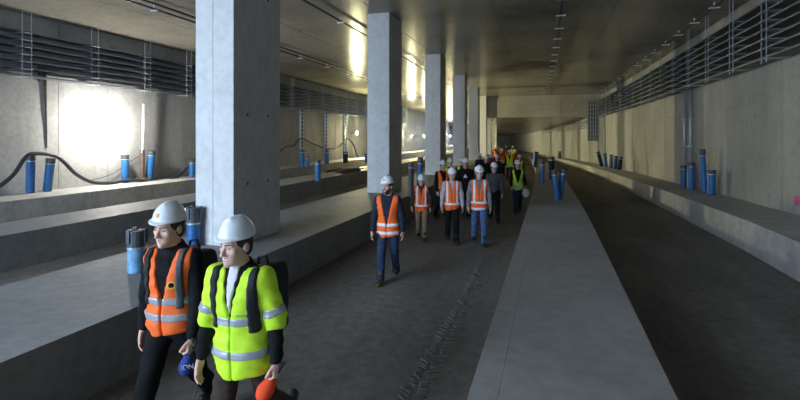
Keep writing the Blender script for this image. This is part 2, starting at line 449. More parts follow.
duct_px('blue duct stub at the left edge of the nearest column', 192, 177, 161, 6, group=G1)
duct_px('tallest blue duct stub by the wall right of the nearest column', 302, 167, 150, 5, group=G1)
duct_px('short blue duct stub beside the tallest one in the left bay', 307.5, 167, 157, 4, group=G1)
duct_px('blue duct stub under the middle wall strut of the left bay', 327, 164.5, 150, 4, group=G1)
duct_px('dark blue duct stub under the strut left of the glowing lamp', 345.5, 163, 152, 5, mat=M_NAVY, group=G1)
duct_px('blue duct stub below the glowing lamp near the second column', 367, 162.5, 154, 5, group=G1)
duct_px('bright blue duct stub standing on the left median in the gap', 318, 181, 161, 6, lean=(-.02, 0))
G2 = 'duct stubs on the right kerb'
duct_px('thin blue duct stub below the left conduit on the right wall', 683.5, 187, 166, 5.5, group=G2)
duct_px('blue duct stub below the right conduit on the right wall', 691, 189, 163, 6.5, group=G2)
duct_px('tallest bent blue duct stub on the right kerb', 704.5, 192, 149, 6, lean=(-.05, 0), group=G2)
duct_px('shorter capped blue duct stub at the right end of the kerb group', 711.5, 194, 170, 7.5, group=G2)
for i, (px, yb, yt, wd, ln, lb) in enumerate([(602, 166.5, 152, 3.5, -.25, 'leftmost leaning'), (606, 167, 154, 3.5, -.1, 'second'), (611, 168, 155, 3.5, 0, 'third'), (615, 168.5, 156, 3.5, .08, 'fourth'), (619, 169.5, 157, 3.5, .15, 'rightmost')]):
    duct_px(f'{lb} dark blue duct stub in the far cluster on the right kerb', px, yb, yt, wd, lean=(ln, 0), mat=M_NAVY if i in (0, 4) else M_BLUE, group='far duct cluster on the right kerb')
G3 = 'duct stubs on the median'
duct_px('left arm of the bright blue duct pair splayed on the median', 557.5, 200, 171, 6, lean=(-.12, 0), group=G3)
duct_px('right arm of the bright blue duct pair splayed on the median', 559, 199, 170, 6, lean=(.15, 0), group=G3)
duct_px('single blue duct stub on the median left of the splayed pair', 542.5, 183, 162, 4, group=G3)
duct_px('dark blue duct stub behind the splayed pair on the median', 551.5, 179, 157, 5.5, mat=M_NAVY, group=G3)
duct_px('farthest blue duct stub on the left edge of the median', 534.5, 167, 152, 4.5, lean=(.1, 0), group=G3)
M_DRED = plain('dull_red_cap', (.30, .05, .05), .6)
duct_px('tiny dark duct stub with red cap far along the right kerb', 559.5, 158.5, 151.5, 3.5, mat=M_CAP, capm=M_DRED)

# vertical conduits on the right wall, wall struts on the left wall
for px, lab in ((684.5, 'left of the pair of thin steel conduits rising up the right wall'), (690.5, 'right of the pair of thin steel conduits rising up the right wall')):
    p = at_wall(px, 166, XW_R - .12)
    t = thing('conduit', lab, 'conduit', (p.x, p.y, 1.2), 0, 'conduits on the right wall')
    MB().tube([(0, 0, -.35), (0, 0, 3.3)], .055, 10).build('pipe', M_STEEL, t, True)
    for z in (.9, 2.0): MB().box((-.07, -.07, z), (.10, .07, z + .05)).build('clip', M_BAND, t)
for px, lab in ((604.5, 'thin conduit on the far right wall above the duct cluster'), (598, 'second thin conduit left of the far duct cluster')):
    p = at_wall(px, 150, XW_R - .1)
    t = thing('conduit', lab, 'conduit', (p.x, p.y, .8), 0)
    MB().tube([(0, 0, -.4), (0, 0, 3.6)], .06, 8).build('pipe', M_STEEL, t, True)
    MB().box((-.07, -.09, 1.5), (.09, .09, 1.56)).build('clip', M_BAND, t)
for px, lab in ((301.5, 'wall strut right beside the nearest column in the left bay'), (325.5, 'middle wall strut of the left bay'), (345, 'wall strut just left of the glowing lamp'), (368, 'wall strut at the edge of the second column')):
    p = at_wall(px, 150, XW_L + .05)
    t = thing('wall_strut', lab, 'strut', (p.x, p.y, ZP), 0, 'wall struts of the left bay')
    MB().box((-.06, -.20, .35), (.04, .20, 3.85)).build('ladder_backing', M_STEELD, t)
    for dy in (-.2, .2): MB().box((-.05, dy - .03, .3), (.08, dy + .03, 3.9)).build('rail', M_STEEL, t)
    pr = None
    for k in range(12):
        if pr is None: o = pr = MB().box((.04, -.17, -.015), (.07, .17, .015)).build('rung', M_STEEL, t)
        else: o = pr.copy(); col.objects.link(o); o.parent = t
        o.location = (0, 0, .5 + k * .28)

t = thing('cable_ladder', 'grey vertical cable ladder at the right end of the cross beam', 'cable ladder', C(SBEAM - .25, 4.75, 2.2), heading(SBEAM))
MB().box((-.5, .02, .0), (.5, .05, 3.7)).build('backing', M_TRAY, t)
for k in range(5): MB().box((-.48 + .22 * k, -.03, .0), (-.42 + .22 * k, .02, 3.75)).build('rail', M_STEEL, t)
for k in range(10): MB().box((-.48, -.045, .2 + k * .38), (.46, -.03, .24 + k * .38)).build('rung', M_STEEL, t)

# hoses draped along the left wall
def smooth_path(pts, n=8):
    pts = [Vector(p) for p in pts]; out = []
    for i in range(len(pts) - 1):
        p0, p1, p2, p3 = pts[max(i - 1, 0)], pts[i], pts[i + 1], pts[min(i + 2, len(pts) - 1)]
        for k in range(n):
            t = k / n
            out.append(.5 * ((2 * p1) + (p2 - p0) * t + (2 * p0 - 5 * p1 + 4 * p2 - p3) * t * t + (3 * p1 - p0 - 3 * p2 + p3) * t ** 3))
    out.append(pts[-1]); return out
def hose(label, pxs, x0, r):
    o = MB().tube(smooth_path([at_wall(a, b, x0) for a, b in pxs]), r, 8).build('hose', M_HOSE, None, True)
    return tag(o, label, 'hose')
hose('thick black hose looping over the duct stubs on the left wall', [(-14, 194), (0, 186), (14, 174), (26, 157), (36, 153.5), (54, 155.5), (64, 162), (76, 174), (92, 182), (110, 183), (130, 180), (150, 181), (170, 180), (184, 171), (197, 158)], XW_L + .56, .065)
hose('thin black cable sagging between struts in the left bay', [(262, 168), (284, 148), (293, 146), (301, 138.5), (312, 143), (325, 148), (337, 148), (345, 141), (349, 139), (354, 146), (358, 157), (366, 160)], XW_L + .3, .06)
hose('thin slanting wire on the wall left of the upright pole', [(92, 180), (112, 174), (128, 163), (141, 155)], XW_L + .1, .012)
# upright pole by the first lamp
p = at_floor(142.5, 181, ZP)
t = thing('support_pole', 'slim white pole on a timber post beside the blinding lamp', 'pole', p)
d = (p - CAMP).dot(FWD); k = d / F
MB().box((-.28, -.14, 0), (.28, .14, .14)).build('base_block', M_WOOD, t)
MB().box((-.075, -.06, .1), (.075, .06, 31 * k)).build('timber_post', M_WOOD, t)
MB().tube([(.02, -.02, 28 * k), (.06, 0, 74 * k)], .05, 10).build('white_pole', M_WHITE, t, True)
MB().tube([(.06, 0, 74 * k), (.06, 0, 77 * k)], .06, 8).build('pole_tip', M_BAND, t)
# timber pile on the left median between columns
base = at_floor(345, 172, ZP)
for i in range(9):
    L_ = random.uniform(1.3, 2.6); ly, ro = divmod(i, 3)
    o = MB().box((-.06, -L_ / 2, -.03), (.06, L_ / 2, .03)).build('plank', M_WOOD)
    o.location = base + Vector((-.32 + .32 * ro + random.uniform(-.04, .04), random.uniform(-.7, .9), .031 + .062 * ly)); o.rotation_euler = (0, 0, random.uniform(-.05, .05))
    tag(o, 'weathered plank in the loose timber pile on the left median', 'plank', 'loose timber pile on the left median')
# rust streak strip below left rack: a stained drain pipe
p0 = at_wall(45, 66, XW_L + .05); p1 = at_wall(47, 148, XW_L + .02)
tag(MB().tube([p0, p0.lerp(p1, .5), p1], [.045, .03, .012], 6).build('drain_pipe', M_STAIN), 'rusty dark pipe stub hanging down from the left cable trays', 'pipe')
p0 = at_wall(38, 66, XW_L + .03); p1 = at_wall(39, 82, XW_L + .03)
tag(MB().tube([p0, p1], [.04, .02], 6).build('drain_pipe', M_STAIN), 'short dark stain stub left of the rusty pipe', 'pipe')
p = at_wall(797, 200, XW_R - .008)
tag(MB().box((p.x - .004, p.y - .12, p.z - .12), (p.x + .006, p.y + .12, p.z + .10)).build('paint_mark', M_PINK), 'pink survey paint mark low on the right wall', 'mark')

# ------------------------------------------------------------------ tyre track: dried mud lugs
A = [at_floor(x, y, 0) for x, y in ((404, 408), (418, 385), (432, 362), (445, 340), (457, 318), (469, 296), (480, 272), (488, 254))]
pp = smooth_path(A, 12); m = MB(); acc = 0
for i in range(len(pp) - 1):
    a, b_ = pp[i], pp[i + 1]; dv = (b_ - a); n = max(1, int(dv.length / .055))
    tn = dv.normalized(); sd = Vector((tn.y, -tn.x, 0))
    for k in range(n):
        c = a + dv * (k / n)
        for sg in (-1, 1):
            if random.random() < .12: continue
            h_ = random.uniform(.004, .018); w_ = random.uniform(.05, .09)
            cc = c + sd * (sg * .07 + random.uniform(-.02, .02)); ax = (sd * sg + tn * .7).normalized(); bx = Vector((ax.y, -ax.x, 0))
            lo = [cc - ax * w_ - bx * .02, cc + ax * w_ - bx * .02, cc + ax * w_ + bx * .02, cc - ax * w_ + bx * .02]
            hi = [q.lerp(cc, .35) + Vector((0, 0, h_)) for q in lo]
            m.hexa([q - Vector((0, 0, .004)) for q in lo] + hi)
o = m.build('tyre_track', M_MUD); tag(o, 'dried mud tyre tread track running along the road', 'tyre track'); o['kind'] = 'stuff'

# ------------------------------------------------------------------ people: signed-distance modelling
def surface_nets(fn, lo, hi, h):
    lo = np.array(lo, np.float32); hi = np.array(hi, np.float32)
    n = np.ceil((hi - lo) / h).astype(int) + 2
    ax = [lo[i] - h / 2 + h * np.arange(n[i], dtype=np.float32) for i in range(3)]
    X, Y, Z = np.meshgrid(*ax, indexing='ij', sparse=True)
    V = fn(X, Y, Z).astype(np.float32)
    V = np.broadcast_to(V, tuple(n)).copy()
    V[0], V[-1] = np.maximum(V[0], h * .3), np.maximum(V[-1], h * .3)
    V[:, 0], V[:, -1] = np.maximum(V[:, 0], h * .3), np.maximum(V[:, -1], h * .3)
    V[:, :, 0], V[:, :, -1] = np.maximum(V[:, :, 0], h * .3), np.maximum(V[:, :, -1], h * .3)
    ins = V < 0
    cnt = sum(ins[a:a + n[0] - 1, b:b + n[1] - 1, c:c + n[2] - 1].astype(np.int8) for a in (0, 1) for b in (0, 1) for c in (0, 1))
    act = (cnt > 0) & (cnt < 8)
    ijk = np.argwhere(act)
    idx = -np.ones(act.shape, int); idx[act] = np.arange(len(ijk))
    cor = np.array([(a, b, c) for a in (0, 1) for b in (0, 1) for c in (0, 1)])
    vals = np.stack([V[ijk[:, 0] + a, ijk[:, 1] + b, ijk[:, 2] + c] for a, b, c in cor], 1)
    pos = np.zeros((len(ijk), 3)); num = np.zeros((len(ijk), 1))
    for i in range(8):
        for j in range(i + 1, 8):
            if np.abs(cor[i] - cor[j]).sum() != 1: continue
            cr = (vals[:, i] < 0) != (vals[:, j] < 0)
            t = np.where(cr, vals[:, i] / np.where(cr, vals[:, i] - vals[:, j], 1), 0)[:, None]
            pos += np.where(cr[:, None], cor[i] + t * (cor[j] - cor[i]), 0); num += cr[:, None]
    verts = (ijk + pos / np.maximum(num, 1)) * h + (lo - h / 2)
    faces = []
    for d in range(3):
        sl0 = [slice(1, n[k] - 1) for k in range(3)]; sl1 = list(sl0)
        sl0[d] = slice(0, n[d] - 1); sl1[d] = slice(1, n[d])
        a = ins[tuple(sl0)]; b = ins[tuple(sl1)]
        e = np.argwhere(a != b); inside = a[a != b]
        e = e + np.array([0 if k == d else 1 for k in range(3)])
        u, v_ = (d + 1) % 3, (d + 2) % 3
        du = np.zeros(3, int); du[u] = 1; dv = np.zeros(3, int); dv[v_] = 1
        q = [e - du - dv, e - dv, e, e - du]
        ids = np.stack([idx[tuple(x.T)] for x in q], 1)
        ids = np.where(inside[:, None], ids, ids[:, ::-1])
        faces.append(ids)
    return verts, np.concatenate(faces)
def cone(X, Y, Z, a, b, ra, rb):
    a = np.asarray(a, float); b = np.asarray(b, float); ba = b - a; l2 = max(1e-9, float(ba @ ba))
    t = np.clip(((X - a[0]) * ba[0] + (Y - a[1]) * ba[1] + (Z - a[2]) * ba[2]) / l2, 0, 1)
    return np.sqrt((X - a[0] - t * ba[0]) ** 2 + (Y - a[1] - t * ba[1]) ** 2 + (Z - a[2] - t * ba[2]) ** 2) - (ra + t * (rb - ra))
def ell(X, Y, Z, c, r):
    x, y, z = (X - c[0]) / r[0], (Y - c[1]) / r[1], (Z - c[2]) / r[2]
    k0 = np.sqrt(x * x + y * y + z * z); k1 = np.sqrt((x / r[0]) ** 2 + (y / r[1]) ** 2 + (z / r[2]) ** 2)
    return k0 * (k0 - 1) / np.maximum(k1, 1e-6)
def smin(a, b, k):
    h = np.clip(.5 + .5 * (b - a) / k, 0, 1); return b + (a - b) * h - k * h * (1 - h)
def smax(a, b, k): return -smin(-a, -b, k)
def U(ds, k):
    r = ds[0]
    for d in ds[1:]: r = smin(r, d, k)
    return r

# canonical head (faces -Y, origin mid-head) ------------------------------------------------
def head_sdf(smile):
    def f(X, Y, Z):
        AX = np.abs(X)
        d = U([ell(X, Y, Z, (0, .012, .035), (.076, .096, .086)), ell(X, Y, Z, (0, -.03, -.03), (.060, .064, .080)),
               ell(X, Y, Z, (0, -.048, -.078), (.044, .042, .036))], .03)
        d = smin(d, ell(AX, Y, Z, (.042, -.060, -.014), (.026, .024, .022)), .02)
        d = smin(d, cone(X, Y, Z, (0, -.078, -.100), (0, -.074, -.098), .019, .019), .02)
        d = smin(d, cone(AX, Y, Z, (0, -.083, .034), (.040, -.070, .032), .014, .012), .015)
        d = smax(d, -ell(AX, Y, Z, (.032, -.102, .010), (.018, .016, .012)), .01)
        d = smin(d, cone(X, Y, Z, (0, -.090, .018), (0, -.114, -.026), .009, .0135), .01)
        d = smin(d, ell(AX, Y, Z, (.013, -.100, -.031), (.009, .011, .008)), .006)
        wd = .028 if smile else .021
        d = smin(d, cone(AX, Y, Z, (0, -.094, -.056), (wd, -.080, -.054 + (.006 if smile else 0)), .0075, .005), .006)
        d = smin(d, cone(AX, Y, Z, (0, -.092, -.071 if smile else -.067), (wd * .8, -.080, -.066), .0085, .005), .006)
        d = smax(d, -cone(AX, Y, Z, (0, -.104, -.063 if smile else -.0615), (wd * .9, -.088, -.060), .0055 if smile else .003, .002), .004)
        d = smin(d, ell(AX, Y, Z, (.079, .012, -.004), (.011, .022, .033)), .008)
        return smin(d, cone(X, Y, Z, (0, .018, -.06), (0, .035, -.22), .054, .062), .03)
    return f
HEADS = {k: surface_nets(head_sdf(k), (-.1, -.13, -.21), (.1, .12, .13), .0065) for k in (False, True)}
def hair_sdf(X, Y, Z):
    d = U([ell(X, Y, Z, (0, .018, .035), (.082, .100, .090)), ell(X, Y, Z, (0, .045, -.03), (.072, .062, .062))], .03)
    d = smax(d, -.052 + np.clip(-Z * 1.3, 0, .13) - Y, .006)
    return smax(d, -(Z + .085), .01)
HAIR = surface_nets(hair_sdf, (-.11, -.12, -.11), (.11, .14, .14), .009)
def longhair_sdf(X, Y, Z):
    return smin(hair_sdf(X, Y, Z), smax(ell(X, Y, Z, (0, .05, -.09), (.095, .055, .15)), -(Y + .01), .01), .03)
LONGHAIR = surface_nets(longhair_sdf, (-.13, -.12, -.26), (.13, .14, .14), .012)
def beard_sdf(X, Y, Z):
    d = U([ell(X, Y, Z, (0, -.03, -.03), (.066, .070, .088)), ell(X, Y, Z, (0, -.05, -.082), (.05, .048, .042))], .03)
    d = smax(d, Z + .045 - np.clip((np.abs(X) - .045) * 2.2, 0, .06), .006)
    d = smax(d, -ell(X, Y, Z, (0, -.1, -.062), (.026, .03, .012)), .004)
    return smax(d, Y - .0, .01)
BEARD = surface_nets(beard_sdf, (-.09, -.12, -.14), (.09, .02, .03), .008)
def helmet_sdf(X, Y, Z):
    d = ell(X, Y, Z, (0, .012, .055), (.106, .128, .124))
    d = smin(d, cone(X, Y, Z, (0, -.04, .158), (0, .06, .160), .016, .016), .03)
    d = smax(d, -(Z - .046), .006)
    brim = smax(smax(ell(X, Y, Z, (0, -.006, .05), (.113, .146, .2)), np.abs(Z - .050 - .25 * np.clip(-Y - .11, 0, .1) * -1) - .006, .004), -(Z - .03), .004)
    return smin(d, brim, .012)
HELMET = surface_nets(helmet_sdf, (-.13, -.17, .02), (.13, .16, .20), .007)
# canonical hand: right hand, fingers -Z, palm facing +X, thumb towards -Y ---------------------
def hand_mesh(curl):
    ps = []
    for y, L_, r_ in ((-.030, .072, .0092), (-.010, .080, .0096), (.010, .074, .0092), (.028, .058, .0082)):
        a = np.array((0.002, y, -.088)); ang = math.radians(curl[0]); pts = [a]
        for q, fr in enumerate((.42, .32, .26)):
            a = a + np.array((math.sin(ang), y * .25 / .1 * .05, -math.cos(ang))) * L_ * fr; pts.append(a)
            if q < 2: ang += math.radians(curl[q + 1])
        ps.append((pts, r_))
    th = [np.array((.006, -.030, -.026)), np.array((.022, -.054, -.055)), np.array((.030 + curl[3], -.056 + curl[3] * .6, -.088))]
    def f(X, Y, Z):
        d = U([ell(X, Y, Z, (0, -.001, -.058), (.0165, .043, .050)), cone(X, Y, Z, (0, 0, .03), (0, 0, -.03), .026, .026)], .02)
        fd = None
        for pts, r_ in ps:
            for i in range(3):
                c_ = cone(X, Y, Z, pts[i], pts[i + 1], r_ * (1 - .06 * i), r_ * (1 - .06 * (i + 1)))
                fd = c_ if fd is None else np.minimum(fd, c_)
        d = smin(d, fd, .006)
        td = np.minimum(cone(X, Y, Z, th[0], th[1], .0135, .0115), cone(X, Y, Z, th[1], th[2], .0112, .009))
        return smin(d, td, .008)
    return surface_nets(f, (-.05, -.085, -.185), (.105, .07, .05), .0058)
HAND_RELAX = hand_mesh((14, 24, 20, .0)); HAND_GRIP = hand_mesh((58, 78, 55, .02))
def shoe_sdf(X, Y, Z):
    d = U([cone(X, Y, Z, (0, .05, .04), (0, -.13, .035), .042, .040), ell(X, Y, Z, (0, -.15, .03), (.046, .06, .042)), cone(X, Y, Z, (0, .03, .06), (0, .02, .17), .046, .05)], .03)
    return smax(d, -Z, .006)
SHOE = surface_nets(shoe_sdf, (-.08, -.24, -.02), (.08, .13, .24), .014)

def rotz(a): return np.array(((math.cos(a), -math.sin(a), 0), (math.sin(a), math.cos(a), 0), (0, 0, 1)))
def rotx(a): return np.array(((1, 0, 0), (0, math.cos(a), -math.sin(a)), (0, math.sin(a), math.cos(a))))
def roty(a): return np.array(((math.cos(a), 0, math.sin(a)), (0, 1, 0), (-math.sin(a), 0, math.cos(a))))
def xf(vf, Rm, t, s=1.0, mirror=False):
    v, f = vf
    if mirror: v = v * np.array((-1, 1, 1)); f = f[:, ::-1]
    return (v * s) @ np.asarray(Rm).T + np.asarray(t), f
def join(parts):
    vs, fs, b = [], [], 0
    for v, f in parts:
        vs.append(v); fs.append(f + b); b += len(v)
    return np.concatenate(vs), np.concatenate(fs)
rad = math.radians

def person(label, pos, top, rz=0, legs=((18, 8), (-16, 22)), armR=(5, 8, 15, 5), armL=(-5, 8, 15, 5), lean=3, head=(0, 0, 0), vox=.018,
           vest='orange', style='cross', sleeves=False, hem=.82, jacket=M_NAVY, trousers=M_DJEANS, shoes=M_SHOE, skin=M_SKIN, hair=M_HAIR,
           hairmesh=None, smile=False, beard=False, grip=(False, False), badge=None, refl=None, vopen=(.0, 1.15, .28), gap=.0, hood=False,
           bands=(1.03, .90), shirt=None, helmet=True, bulk=1.0, far=False, straps=()):
    sc = (top - .040) / 1.79
    t = thing('person', label, 'person', pos, rz, 'walking group in helmets')
    # --- skeleton in unit metres for a 1.79 m figure
    def dirn(fl): return np.array((0, -math.sin(rad(fl)), -math.cos(rad(fl))))
    P = {}
    for sd, k in ((-1, 0), (1, 1)):
        fl, kb = legs[k]
        hip = np.array((sd * .095, 0, 0.0)); kn = hip + .44 * dirn(fl); an = kn + .42 * dirn(fl - kb)
        P[sd] = [hip, kn, an]
    low = min(P[-1][2][2], P[1][2][2]); zh = .085 - low
    for sd in P: P[sd] = [q + np.array((0, 0, zh)) for q in P[sd]]
    pel = np.array((0, 0, zh + .03)); dz = pel[2] - .985
    sc = (top - .040) / (1.79 + dz)
    sl = math.tan(rad(lean))
    def T(x, y, z): return np.array((x, y - sl * (z - .95), z + dz))
    sh = {sd: T(sd * .185, .01, 1.445) for sd in (-1, 1)}
    AR = {}
    for sd, a in ((-1, armR), (1, armL)):
        fl, ab, el, inw = [rad(q) for q in a]
        u = np.array((sd * math.sin(ab), -math.sin(fl) * math.cos(ab), -math.cos(fl) * math.cos(ab)))
        e = sh[sd] + .285 * u
        ab2 = ab - inw; fl2 = fl + el
        u2 = np.array((sd * math.sin(ab2), -math.sin(fl2) * math.cos(ab2), -math.cos(fl2) * math.cos(ab2)))
        AR[sd] = (e, e + .255 * u2, u2)
    hc = T(0, -.02, 1.66)
    B = bulk
    def torso(X, Y, Z, g=0.0):
        def E(c, r): return ell(X, Y, Z, c, (r[0] * B + g, r[1] * B + g, r[2] + g * .6))
        ds = [E(T(0, .005, .98), (.160, .115, .13)), E(T(0, 0, 1.12), (.145, .108, .16)), E(T(0, .0, 1.30), (.168, .118, .175)),
              cone(X, Y, Z, T(-.135, .012, 1.425), T(.135, .012, 1.425), .070 + g, .070 + g)]
        d = U(ds, .06)
        return smin(d, cone(X, Y, Z, T(0, .02, 1.44), T(0, .01, 1.50), .075 + g * .7, .060 + g * .5), .05)
    def arms(X, Y, Z, g=0.0, part=None):
        ds = []
        for sd in (-1, 1):
            e, wv, u2 = AR[sd]
            ds.append(cone(X, Y, Z, sh[sd] + np.array((-sd * .02, 0, -.005)), e, .060 + g, .046 + g))
            if part != 'upper': ds.append(cone(X, Y, Z, e, wv, .045 + g, .031 + g))
            else: ds.append(cone(X, Y, Z, e, e + u2 * .03, .046 + g, .044 + g))
        return np.minimum(ds[0], ds[2]) if False else np.minimum(smin(ds[0], ds[1], .03), smin(ds[2], ds[3], .03))
    def legsd(X, Y, Z, g=0.0, flare=0.0):
        out = None
        for sd in (-1, 1):
            h_, k_, a_ = P[sd]
            d = smin(cone(X, Y, Z, h_ + np.array((0, .0, .0)), k_, .088 + g, .060 + g), cone(X, Y, Z, k_, a_, .058 + g, .044 + g + flare), .03)
            out = d if out is None else smin(out, d, .025)
        return smin(out, ell(X, Y, Z, T(0, .01, .97), (.158 * B + g, .115 * B + g, .13 + g)), .05)
    def wr(X, Y, Z, a=.004):
        return a * (np.sin(X * 31 + Z * 23 + Y * 9) * np.sin(Z * 41 - X * 13 + Y * 27) + .6 * np.sin(Z * 67 + Y * 39 + X * 5))
    zlo = min(-.02, low); allp = np.array([q for k_ in P for q in P[k_]] + [q for k_ in AR for q in AR[k_][:2]])
    lo = np.minimum(allp.min(0), (-.32, -.24, 0)) - .09; hi = np.maximum(allp.max(0), (.32, .24, 1.55)) + .09
    def emit(name, vf, mat, parent=None, smooth=True):
        return mesh_obj(name, vf[0] * sc, vf[1].tolist(), mat, parent or t, smooth)
    # --- body (continuous figure: head, neck, trunk, limbs, hands)
    cz = max(.026, vox)
    bodyv = surface_nets(lambda X, Y, Z: U([torso(X, Y, Z, -.012), arms(X, Y, Z, -.006), legsd(X, Y, Z, -.012)], .03), lo, hi, cz)
    RH = rotz(rad(head[0])) @ rotx(rad(head[1])) @ roty(rad(head[2]))
    hs = 1.05
    parts = [bodyv, xf(HEADS[smile], RH, hc, hs)]
    hands = {}
    for sd, k in ((-1, 0), (1, 1)):
        e, wv, u2 = AR[sd]
        q = Vector((0, 0, -1)).rotation_difference(Vector(u2)).to_matrix()
        parts.append(xf(HAND_GRIP if grip[k] else HAND_RELAX, np.array(q), wv + u2 * .02, 1.0, mirror=(sd > 0)))
        hands[sd] = wv + u2 * .095
    emit('body', join(parts), skin)
    # eyes, brows
    if not far:
        ev, ef = ico(2); ef = np.array(ef)
        for sx in (-1, 1):
            ey = emit('eye', xf((ev * .0100, ef), RH, RH @ np.array((sx * .031, -.0795, .011)) * hs + hc, hs), M_EYEW)
            emit('pupil', xf((ev * .0066, ef), RH, RH @ np.array((sx * .031 - .001, -.0842, .0105)) * hs + hc, hs), M_EYE, ey)
            bv = surface_nets(lambda X, Y, Z: cone(X, Y, Z, (sx * .014, -.097, .033), (sx * .046, -.082, .036), .0045, .003), (-.06, -.11, .02), (.06, -.07, .05), .004)
            emit('eyebrow', xf(bv, RH, hc, hs), hair)
        wd = .030 if smile else .022
        lv = surface_nets(lambda X, Y, Z: np.minimum(cone(np.abs(X), Y, Z, (0, -.0965, -.055), (wd, -.081, -.053 + (.006 if smile else 0)), .0055, .0025),
                                                     cone(np.abs(X), Y, Z, (0, -.0945, -.0715 if smile else -.067), (wd * .8, -.081, -.066), .0065, .0025)), (-.04, -.11, -.09), (.04, -.07, -.04), .0035)
        emit('lips', xf(lv, RH, hc, hs), M_LIP)
        if smile:
            tv = surface_nets(lambda X, Y, Z: ell(X, Y, Z, (0, -.0915, -.0625), (.024, .0085, .0068)), (-.03, -.11, -.08), (.03, -.07, -.05), .003)
            emit('teeth', xf(tv, RH, hc, hs), M_WHITE)
    emit('hair', xf(hairmesh or HAIR, RH, hc, hs), hair)
    if beard: emit('beard', xf(BEARD, RH, hc, hs), hair)
    # trousers, shoes
    emit('trousers', surface_nets(lambda X, Y, Z: smax(legsd(X, Y, Z, .012, .012) + wr(X, Y, Z), Z - (1.02 + dz), .01), lo, hi, vox), trousers)
    for sd, k in ((-1, 0), (1, 1)):
        fl, kb = legs[k]; an = P[sd][2]; pitch = rad(-(fl - kb)) * .8
        if an[2] < .10: pitch = rad(-12) if fl > 8 else 0.0
        pitch = max(-.9, min(.9, pitch)) if an[2] >= .10 else pitch * .6
        Rm = rotx(-pitch)
        v_, f_ = xf(SHOE, Rm, (0, 0, 0)); 
        tr = an + Rm @ np.array((0, -.02, -.085)); mn = v_[:, 2].min() + tr[2]
        if mn < 0: tr = tr + np.array((0, 0, -mn))
        emit('shoe', (v_ + tr, f_), shoes)
    # jacket / top
    def jk(X, Y, Z):
        d = smin(torso(X, Y, Z, .010), arms(X, Y, Z, .012), .035) + wr(X, Y, Z)
        d = smax(d, -(Z - (.86 + dz)), .01)
        if hood:
            d = smin(d, cone(np.abs(X), Y, Z, T(.0, .08, 1.515), T(.085, .015, 1.49), .052, .040), .03)
            d = smin(d, cone(np.abs(X), Y, Z, T(.075, .0, 1.475), T(.035, -.09, 1.42), .026, .02), .02)
        return d
    emit('jacket', surface_nets(jk, lo, hi, vox), jacket)
    if shirt:
        def sh_(X, Y, Z):
            d = torso(X, Y, Z, .024)
            return smax(d, smax(np.abs(X) - np.clip((Z - dz - 1.22) * .15, 0, .034), Y, .004), .004)
        emit('shirt', surface_nets(sh_, (-.1, -.3, 1.15), (.1, .05, 1.62), max(.008, vox * .6)), shirt)
    # vest
    if vest:
        vm = {'orange': M_ORANGE, 'yellow': M_YELLOW}[vest]
        rm = refl or M_REFL
        yc = T(0, 0, 1.2)[1]
        def vs(X, Y, Z, g=0.0, slv=True):
            d = torso(X, Y, Z, .028 + g)
            body_low = ell(X, Y, Z, T(0, 0, hem + .12), (.195 * B + g, .155 * B + g, .34))
            d = smin(d, body_low, .05)
            if sleeves and slv:
                d = smin(d, arms(X, Y, Z, .024 + g, 'upper'), .03)
            elif sleeves: pass
            else:
                d = smax(d, np.abs(X) - (.192 + .10 * np.clip((1.30 + dz) - Z, 0, .3)) * (.5 + .5 * B), .012)
            d = d + wr(X, Y, Z, .005)
            zz = Z - dz
            d = smax(d, -(zz - hem - .02 * np.sin(X * 9)), .008)
            d = smax(d, zz - 1.515, .008)
            wv_ = gap + np.clip((zz - vopen[1]) * vopen[2], 0, .11) + vopen[0]
            if gap > 0 or vopen[2] > 0:
                d = smax(d, -smax(np.abs(X + .0) - wv_, Y - .0 - sl * 0, .004), .006)
            d = smax(d, -(np.sqrt((X) ** 2 + (Y - T(0, 0, 1.5)[1]) ** 2) - .078 - np.clip((zz - 1.5) * .2, -.2, .05)) if False else -cone(X, Y, Z, T(0, -.01, 1.46), T(0, -.03, 1.62), .070, .095), .006)
            return d
        lo2 = np.minimum(lo, (-.36, -.3, 0)); hi2 = np.maximum(hi, (.36, .3, 1.7))
        lo2 = np.array((lo2[0], lo2[1], .40 + dz)); hi2 = np.array((hi2[0], hi2[1], 1.62 + dz))
        vo = emit('vest', surface_nets(vs, lo2, hi2, vox), vm)
        def hband(zc, hw):
            return lambda X, Y, Z: smax(vs(X, Y, Z, .006, False), np.abs(Z - dz - zc - .03 * np.abs(X) * (1 if sleeves else 0)) - hw, .003)
        sv = max(.009, vox * .62)
        for zc in bands:
            hw = .028
            emit('reflective_stripe', surface_nets(hband(zc, hw), (lo2[0], lo2[1], zc + dz - .07), (hi2[0], hi2[1], zc + dz + .07), sv), rm, vo)
        if sleeves:
            for sd in (-1, 1):
                e, wv, u2 = AR[sd]; a0 = sh[sd]; ud = (e - a0) / np.linalg.norm(e - a0); c0 = a0 + ud * .225
                fn = lambda X, Y, Z: smax(smax(arms(X, Y, Z, .030, 'upper') + wr(X, Y, Z, .005), np.abs((X - c0[0]) * ud[0] + (Y - c0[1]) * ud[1] + (Z - c0[2]) * ud[2]) - .028, .003), -(X * sd - .15), .004)
                emit('reflective_stripe', surface_nets(fn, c0 - .13, c0 + .13, sv), rm, vo)
        if style == 'braces':
            for sd in (-1, 1):
                fn = lambda X, Y, Z: smax(smax(vs(X, Y, Z, .006), np.abs(X * sd - .118) - .027, .003), -(Z - dz - 1.0), .003)
                a_, b_ = sorted((sd * .07, sd * .17))
                emit('reflective_stripe', surface_nets(fn, (a_, lo2[1], .95 + dz), (b_, hi2[1], hi2[2]), sv), rm, vo)
        P['vs'] = vs
